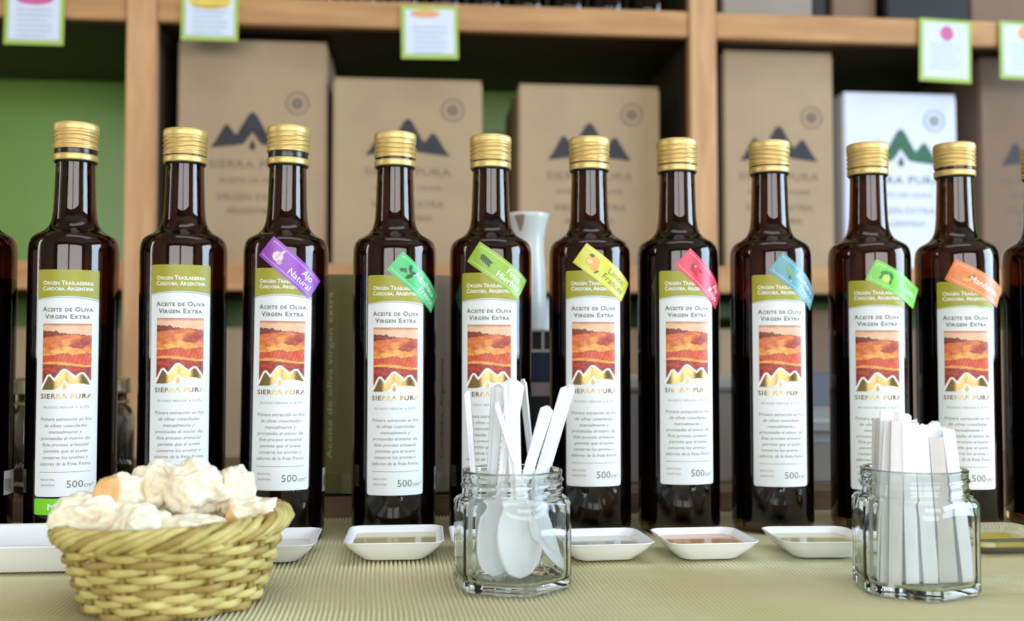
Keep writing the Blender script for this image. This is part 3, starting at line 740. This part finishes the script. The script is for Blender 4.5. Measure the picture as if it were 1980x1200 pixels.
# spoons: bowl at the bottom of the jar, handle up
def spoon_mesh():
    Lh = .124; nl, nw = 44, 10
    def half(s):      # half width along the spoon (metres), s from the bowl tip
        b = .049
        if s < b: u = s/b; return .0128*sqrt(max(0, 1-((u-.46)/.54 if u > .46 else (u-.46)/.46)**2))*1.0+.0006 if u < .80 else max(.0034, .0128*sqrt(max(0, 1-((u-.46)/.54)**2)))
        return .0034+.0016*min(1, (s-b)/(Lh-b))*1.2 if s < Lh-.004 else (.0053)*sqrt(max(0.02, 1-((s-(Lh-.004))/.004)**2))
    V, F = [], []
    for side in (0, 1):
        for i in range(nl+1):
            s = Lh*(i/nl)**1.0; w = half(s)
            u = min(1, s/.049)
            for k in range(nw+1):
                q = -1+2*k/nw
                dep = .0060*max(0, sin(pi*min(1, u*.96+.02)))**.8*(1-q*q) if s < .049 else 0
                ridge = .0014*(1-min(1, abs(q)*1.6)) if s > .049 else 0
                bend = .010*(max(0, .05-s)/.05)**2
                V.append((q*w, dep-bend-ridge+(0 if side == 0 else -.0009), s))
    n = nw+1; o = (nl+1)*n
    for i in range(nl):
        for k in range(nw):
            F.append((i*n+k, i*n+k+1, (i+1)*n+k+1, (i+1)*n+k)); F.append((o+i*n+k, o+(i+1)*n+k, o+(i+1)*n+k+1, o+i*n+k+1))
        F.append((i*n, (i+1)*n, o+(i+1)*n, o+i*n)); F.append((i*n+nw, o+i*n+nw, o+(i+1)*n+nw, (i+1)*n+nw))
    F.append(tuple(range(n))+tuple(reversed(range(o, o+n)))); F.append(tuple(reversed(range(nl*n, nl*n+n)))+tuple(range(o+nl*n, o+nl*n+n)))
    return mesh_from('spoon', V, F)
ME_SPOON = spoon_mesh()
def stand(o, foot, top, twist):
    """put an upright thing's foot at 'foot', its axis pointing to 'top', turned by twist about the axis"""
    f = Vector(foot); d = (Vector(top)-f).normalized()
    q = Vector((0, 0, 1)).rotation_difference(d)
    o.rotation_mode = 'QUATERNION'; o.rotation_quaternion = q @ Matrix.Rotation(twist, 3, 'Z').to_quaternion(); o.location = f
# (foot dx,dy,z), (point the handle passes, dx,dy,z), twist, label
SP = [((-.0200, .004, .0085), (-.0275, .012, .118), 1.15, .90, 'white plastic spoon whose narrow handle leans outward alone in the jar'),
      ((.0035, -.017, .0085), (-.0010, .000, .128), -.1, .97, 'white plastic spoon with its bowl flat against the front of the jar'),
      ((-.0145, -.0105, .0085), (.0040, .009, .126), .12, .97, 'white plastic spoon with the middle one of the upright handles'),
      ((.0215, -.006, .0085), (-.0125, -.004, .118), 1.25, .88, 'white plastic spoon crossing the others with its handle edge-on'),
      ((-.008, .006, .0085), (.0220, .000, .110), .55, .86, 'white plastic spoon with the lowest handle leaning toward the lemon oil bottle'),
      ((.000, .014, .0085), (.0345, .004, .118), .35, .97, 'white plastic spoon with the handle leaning furthest out over the rim'),
      ((.006, .016, .0085), (.0360, .011, .115), .8, .97, 'white plastic spoon tucked behind the furthest leaning handle'),
      ((.0195, .006, .0085), (.0075, .014, .127), 1.9, .96, 'white plastic spoon with curved edge seen at the side of the jar'),
      ((-.015, .016, .0085), (-.0070, .013, .126), -.6, .93, 'white plastic spoon standing at the back of the upright handles')]
for f, tp, tw, sc, lb in SP:
    s = link('plastic_spoon', ME_SPOON, M_SPOON); stand(s, J1+Vector(f), J1+Vector(tp), tw); s.scale = (.98, 1, sc); tag(s, lb, 'spoon', 'spoons in the jar')

# white paper strips, folded flat
def strip_mesh(w, L, th, wav, seed):
    rnd = random.Random(seed); nl = 14; V, F = [], []
    ph = rnd.uniform(0, 6)
    for i in range(nl+1):
        z = L*i/nl; b = wav*sin(z*45+ph)*(.4+z/L)
        for (qx, qy) in [(-.5, -.5), (-.25, -.62), (.25, -.62), (.5, -.5), (.5, .5), (0, .6), (-.5, .5)]:
            e = 0 if i < nl else rnd.uniform(-.0012, .0012)
            V.append((qx*w, qy*th+b, z+e))
    n = 7
    for i in range(nl):
        for k in range(n): F.append((i*n+k, i*n+(k+1) % n, (i+1)*n+(k+1) % n, (i+1)*n+k))
    F.append(tuple(reversed(range(n)))); F.append(tuple(range(nl*n, nl*n+n)))
    return mesh_from('paper_strip', V, F, False)
rs = random.Random(11)
PS = []
for row, (dy, n, wd_) in enumerate([(-.0185, 5, .0080), (-.0125, 6, .0080), (-.0045, 7, .0078), (.0045, 6, .0082), (.0125, 5, .0085)]):
    for i in range(n):
        q = (i+.5)/n*2-1
        PS.append((q*(.0235 if row < 3 else .020)*1.0, dy, wd_, q, row))
for i, (dx, dy, w, q, row) in enumerate(PS):
    L = .095-.0060*q+rs.uniform(-.0045, .0035)-(.002 if row == 0 else 0)
    s = link('paper_strip', strip_mesh(w, L, .0013, .0003, i), M_PAPER if i % 3 else M_PAPERB)
    fx = dx*1.17+rs.uniform(-.001, .001)
    stand(s, J2+Vector((fx, dy, .0062)), J2+Vector((dx*.84-.002+rs.uniform(-.001, .001), dy*.85+.001, .100)), rs.uniform(-.42, .42))
    where = ['front', 'second', 'middle', 'fourth', 'back'][row]
    tag(s, 'white folded paper strip standing in the %s row inside the jar' % where, 'paper strip', 'paper strips in the jar, %s row' % where)

for k, (a, b, tw, lb) in enumerate([((-.0265, -.007, .0062), (-.0205, -.006, .090), .9, 'slanting white paper strip against the jar wall beside the lime sticker bottle'), ((-.0245, .005, .0062), (-.0185, .004, .092), 1.2, 'white paper strip turned edge-on behind the slanting one in the jar'), ((.0265, -.002, .0062), (.0185, .000, .088), 1.0, 'slanting white paper strip against the jar wall beside the clear yellow dish')]):
    s = link('paper_strip', strip_mesh(.0085, .090, .0013, .0003, 90+k), M_PAPER); stand(s, J2+Vector(a), J2+Vector(b), tw); tag(s, lb, 'paper strip', 'paper strips leaning on the jar wall')

# ================================================================== bread basket
BK = Vector((-.1350, .6180, .0005))
bk = thing('bread_basket', 'round woven wicker basket of straw-coloured strands holding bread cubes', 'basket', BK)
RB, RT, BH = .0455, .0605, .0440
rad = lambda z: RB+(RT-RB)*(z/BH)**.85
lift = lambda a: .0022*sin(a)                      # the basket's rim rises to one side
NS = 22
for k in range(NS):
    a = 2*pi*k/NS
    V, F = tube([(rad(z)*sin(a), -rad(z)*cos(a), z*(1+lift(a)/BH)) for z in lin(.001, BH+.004, 6)], .0019, 6)
    link('stake', mesh_from('stake', V, F), M_STRAWD, bk)
def flat_tube(P, hr, hz, sides=8):
    V, F = [], []; n = len(P)
    for i, (a, r, z) in enumerate(P):
        for k in range(sides):
            t = 2*pi*k/sides
            rr = r+hr*cos(t); V.append((rr*sin(a), -rr*cos(a), z+hz[i]*sin(t)))
    for i in range(n):
        j = (i+1) % n
        for k in range(sides): F.append((i*sides+k, j*sides+k, j*sides+(k+1) % sides, i*sides+(k+1) % sides))
    return V, F
rows = 12
for r in range(rows):
    z = .0022+(BH-.0030)*r/(rows-1); P = []; RD = []; n = NS*8
    for i in range(n):
        a = 2*pi*i/n
        wv = .0026*cos(a*NS/2+(r % 2)*pi)
        zz = z*(1+lift(a)/BH)+.0006*sin(a*3+r)+.0006*noise.noise(Vector((sin(a)*3, cos(a)*3, r)))
        P.append((a, rad(z)+wv, zz)); RD.append(.00225*(1+.18*noise.noise(Vector((sin(a)*5, cos(a)*5, r*3.1)))))
    V, F = flat_tube(P, .0011, RD)
    link('weaver', mesh_from('weaver', V, F), M_STRAW if r % 4 else M_STRAWD, bk)
# rim of long slanting strands laid over one another, alternately from the inside and the outside
NR = 40
def rim_strand(k):
    P = []; rd = random.Random(k); L = .56+rd.uniform(-.06, .06)
    for i in range(13):
        q = i/12; a = 2*pi*k/NR+q*L
        r_ = RT+.0010+.0046*sin(pi*min(1, q*1.05))-.0050*q*q
        z_ = (BH-.0040+.0135*q-.0040*max(0, q-.7)/.3)+lift(a)*(1+.3*q)
        P.append((r_*sin(a), -r_*cos(a), z_))
    V, F = tube(P, [(.0013+.0011*sin(pi*min(1, .15+.8*i/12)))*rd.uniform(.9, 1.15) for i in range(13)], 6)
    return mesh_from('rim_strand', V, F)
for k in range(NR): link('rim_strand', rim_strand(k), M_STRAWD if k % 5 == 0 else M_STRAW, bk)
V, F = tube([((RT-.0015)*sin(a), -(RT-.0015)*cos(a), BH+.0045+lift(a)) for a in [2*pi*i/72 for i in range(72)]], .0022, 8, True)
link('rim_core', mesh_from('rim_core', V, F), M_STRAWD, bk)
V, F = lathe([(.001, .0030), (RB-.003, .0030), (RB-.001, .0020), (RB-.003, .0008), (.001, .0008)], 48)
link('basket_floor', mesh_from('basket_floor', V, F), M_STRAWD, bk)

def bread_mesh(seed, sx, sy, sz, crust=None, blocky=.55):
    bm = bmesh.new(); bmesh.ops.create_icosphere(bm, subdivisions=5, radius=1)
    V, C = [], []
    off = Vector((seed*3.7, seed*1.3, seed*2.1))
    crumb0, crumb1 = srgb(252, 243, 220)[:3], srgb(242, 226, 192)[:3]; cr = srgb(232, 184, 122)[:3]
    for v in bm.verts:
        d = v.co.normalized()
        m = max(abs(d.x), abs(d.y), abs(d.z))
        s = (1-blocky)+blocky*min(1/m, 1.42)
        iscr = 0
        if crust:
            k = d.dot(Vector(crust).normalized())
            iscr = max(0, min(1, (k-.45)/.12))
        nz = noise.fractal(d*1.7+off, .7, 2.0, 3)*.21
        fine = noise.fractal(d*8+off, .5, 2.2, 4)*.024+abs(noise.noise(d*14+off))*.022
        s *= 1+nz*(1-.5*iscr)+fine*(1-.92*iscr)
        V.append((d.x*s*sx, d.y*s*sy, d.z*s*sz))
        t = max(0, min(1, .5+noise.noise(d*6+off)*1.1))
        c = [crumb0[i]+(crumb1[i]-crumb0[i])*t for i in range(3)]
        C.append([c[i]+(cr[i]-c[i])*iscr for i in range(3)])
    bm.verts.index_update()
    F = [tuple(v.index for v in f.verts) for f in bm.faces]; bm.free()
    return mesh_from('bread', V, F, True, C)
BR = [ # dx, dy, z, sizes(mm), crust direction, rotation, label
 (-.0455, -.014, .0530, (17, 14, 15), None, .3, 'large ragged white bread chunk over the basket rim beside the lime green strip'),
 (-.0300, -.004, .0640, (13, 10, 14), (-.75, -.6, .3), .2, 'bread chunk with a golden crust face on top of the pile'),
 (-.0120, .010, .0680, (13, 12, 14), None, .9, 'smooth-sided bread chunk next to the golden-crusted one'),
 (.0110, .004, .0670, (18, 15, 16), None, 1.7, 'biggest fluffy bread chunk at the top of the heap'),
 (.0315, .014, .0650, (11, 12, 15), None, .4, 'bread chunk beside the biggest one, toward the garlic oil bottle'),
 (-.0090, -.032, .0500, (16, 12, 13), None, .75, 'bread cube with sharp corners at the front of the basket'),
 (.0170, -.032, .0470, (17, 13, 12), None, .1, 'flat low bread chunk at the front rim of the basket'),
 (.0440, -.006, .0510, (14, 13, 13), (-.8, -.3, -.3), -.4, 'bread chunk with a crusty corner resting near the raised rim'),
 (-.0480, .018, .0510, (11, 11, 11), None, 1.1, 'small bread chunk at the back of the pile near the tray'),
 (.0230, .036, .0540, (14, 12, 12), None, 2.1, 'bread chunk at the back of the heap, half hidden'),
 (-.0180, .036, .0530, (14, 12, 12), None, 2.6, 'bread chunk at the back behind the smooth-sided one'),
 (-.0200, -.012, .0270, (17, 16, 14), None, .5, 'bread chunk buried inside the basket under the crusted one'),
 (.0180, -.004, .0280, (17, 17, 14), None, 1.4, 'bread chunk buried inside the basket under the biggest one'),
 (.0000, .026, .0270, (16, 14, 13), None, 2.4, 'bread chunk buried at the back of the basket')]
for i, (dx, dy, z, sz, cr, rz, lb) in enumerate(BR):
    me = bread_mesh(i+1, *[s*.001 for s in sz], cr, .62 if i in (1, 2, 5, 7) else .45)
    o = link('bread_chunk', me, M_BREAD, None, (BK.x+dx, BK.y+dy, z-.0045)); o.rotation_euler = (rz*.6, rz*.35, rz)
    if cr: o.rotation_euler = (0, 0, 0)
    tag(o, lb, 'bread', 'bread chunks in the basket')

# ================================================================== things on the ledge behind the bottles
# brochure in an acrylic stand
t = thing('brochure_holder', 'clear acrylic stand holding an olive and beige brochure', 'holder', (-.0225, .945, LZ))
link('back_plate', box_me('back_plate', -.062, .062, .0065, .0085, 0, .198), M_ACRYL, t)
link('front_lip', box_me('front_lip', -.062, .062, -.0085, -.0065, 0, .020), M_ACRYL, t)
link('base', box_me('base', -.062, .062, -.0085, .055, 0, .002), M_ACRYL, t)
b = thing('brochure', 'olive green and beige folded brochure with upright printed text', 'brochure', (-.0225, .945, LZ+.0022))
BW, BHt = .0585, .196
edge = lambda z: -.008+.022*((z-.085)/.11)**2
zs = lin(0, BHt, 30)
link('pages', box_me('pages', -BW, BW, .0, .0030, 0, BHt), M_BRBEIGE, b)
V = []; F = []
for z in zs: V += [(-BW, -.0004, z), (edge(z)-.024+.006, -.0004, z)]
for i in range(30): F.append((2*i, 2*i+1, 2*i+3, 2*i+2))
link('olive_panel', mesh_from('olive_panel', V, F, False), M_BROLIVE, b)
def upright_text(s, size, x, z, w, m, nm):
    v2, f = text2d(s, size, 'LEFT', width=w)
    link(nm, mesh_from(nm, [(x-y, -.0008, z+xx) for xx, y in v2], f, False), m, b)
upright_text('Aceite de oliva virgen extra', .0062, -.0475, .030, .150, M_BRCREAM, 'script_lettering')
upright_text('Variedad Arauco', .0055, -.0215, .128, .030, M_BRDARK, 'small_lettering')
upright_text('Aceite de oliva virgen extra', .0052, -.0245, .012, .090, M_BRDARK, 'small_lettering')
upright_text('Córdoba, Argentina', .0052, .0525, .03, .09, M_BRDARK, 'small_lettering')
# big olive jar
t = thing('storage_jar', 'wide dark jar with pale metal lid, behind the lime green strip bottle', 'jar', (-.312, 1.0, LZ))
V, F = lathe([(.001, .0), (.048, 0), (.053, .004), (.054, .012), (.054, .066), (.051, .075), (.047, .079), (.047, .094), (.044, .094), (.044, .078), (.050, .066), (.050, .010), (.001, .006)], 48)
link('glass', mesh_from('glass', V, F), M_GLASS, t)
V, F = lathe([(.001, .007), (.0485, .011), (.0485, .064), (.043, .075), (.001, .076)], 40)
link('filling', mesh_from('filling', V, F), M_OLIVES, t)
V, F = lathe([(.0472, .090), (.050, .090), (.0506, .0915), (.050, .093), (.050, .101), (.0495, .1035), (.047, .1045), (.001, .1040)], 48)
link('lid', mesh_from('lid', V, F), M_LIDMETAL, t)
V, F = lathe([(.0473, .0795), (.0492, .080), (.0496, .0815), (.0492, .083), (.0473, .0835)], 48)
link('clamp_ring', mesh_from('clamp_ring', V, F), M_LIDMETAL, t)
# ceramic vase on a slotted box
t = thing('slotted_box', 'cream box with slotted top band and navy panel, under the ceramic vase', 'box', (.1165, 1.045, LZ))
link('body', box_me('body', -.050, .050, -.042, .042, 0, .147, .003), M_CARDK, t)
link('top_plate', box_me('top_plate', -.052, .052, -.044, .044, .1475, .1500, .001), M_CREAMPL, t)
link('band_rail', box_me('band_rail', -.051, .051, -.0445, -.041, .1275, .1305, .0006), M_CREAMPL, t)
for i in range(9):
    x = -.048+.012*i
    link('slat', box_me('slat', x-.0012, x+.0012, -.0440, -.041, .1305, .1475), M_CREAMPL, t)
link('navy_panel', box_me('navy_panel', -.048, .048, -.0436, -.041, .0995, .1270, .0006), M_NAVY, t)
link('pink_strip', box_me('pink_strip', -.048, .048, -.0436, -.041, .0850, .0985, .0006), M_PINKGR, t)
t = thing('ceramic_vase', 'white ceramic vase with flared mouth, between fine herbs and lemon bottles', 'vase', (.1165, 1.030, LZ+.1502))
prof = [(.001, 0), (.0165, 0), (.0185, .002), (.0190, .030), (.0180, .060), (.0165, .078), (.0165, .090), (.0180, .101), (.0208, .1115), (.0220, .1155), (.0214, .1165), (.0196, .1120), (.0160, .100), (.0146, .088), (.0150, .07), (.0165, .03), (.001, .006)]
V, F = lathe(prof, 48)
link('body', mesh_from('body', V, F), M_CERAMIC, t)
P = []
for (a, z) in [(-.75, .113), (-.50, .1135), (-.25, .1135), (-.30, .106), (-.45, .098), (-.55, .097), (-.65, .104)]:
    r_ = rad_at(z, [p for p in prof[5:10]])+.0003; P.append((r_*sin(a), -r_*cos(a), z))
link('bare_patch', mesh_from('bare_patch', P, [tuple(range(7))], False), M_CHIP, t)
# cloudy plastic tub between teal and lime bottles
t = thing('plastic_tub', 'cloudy white plastic tub behind the teal and lime stickered bottles', 'tub', (.405, 1.00, LZ))
link('tub_body', box_me('tub_body', -.050, .030, -.030, .040, 0, .040, .004), M_CARDG, t)
link('tub_lid', box_me('tub_lid', -.052, .0325, -.032, .042, .0402, .072, .012, 5), M_PLASTCLR, t)
# grey folded cloth box behind chili bottle
t = thing('small_crate', 'low grey box with lid behind the chili oil bottle', 'box', (.262, 1.03, LZ))
link('crate_body', box_me('crate_body', -.075, .075, -.04, .05, 0, .090, .003), M_CARDG, t)
link('crate_lid', box_me('crate_lid', -.077, .077, -.042, .052, .0905, .104, .003), M_CREAMPL, t)
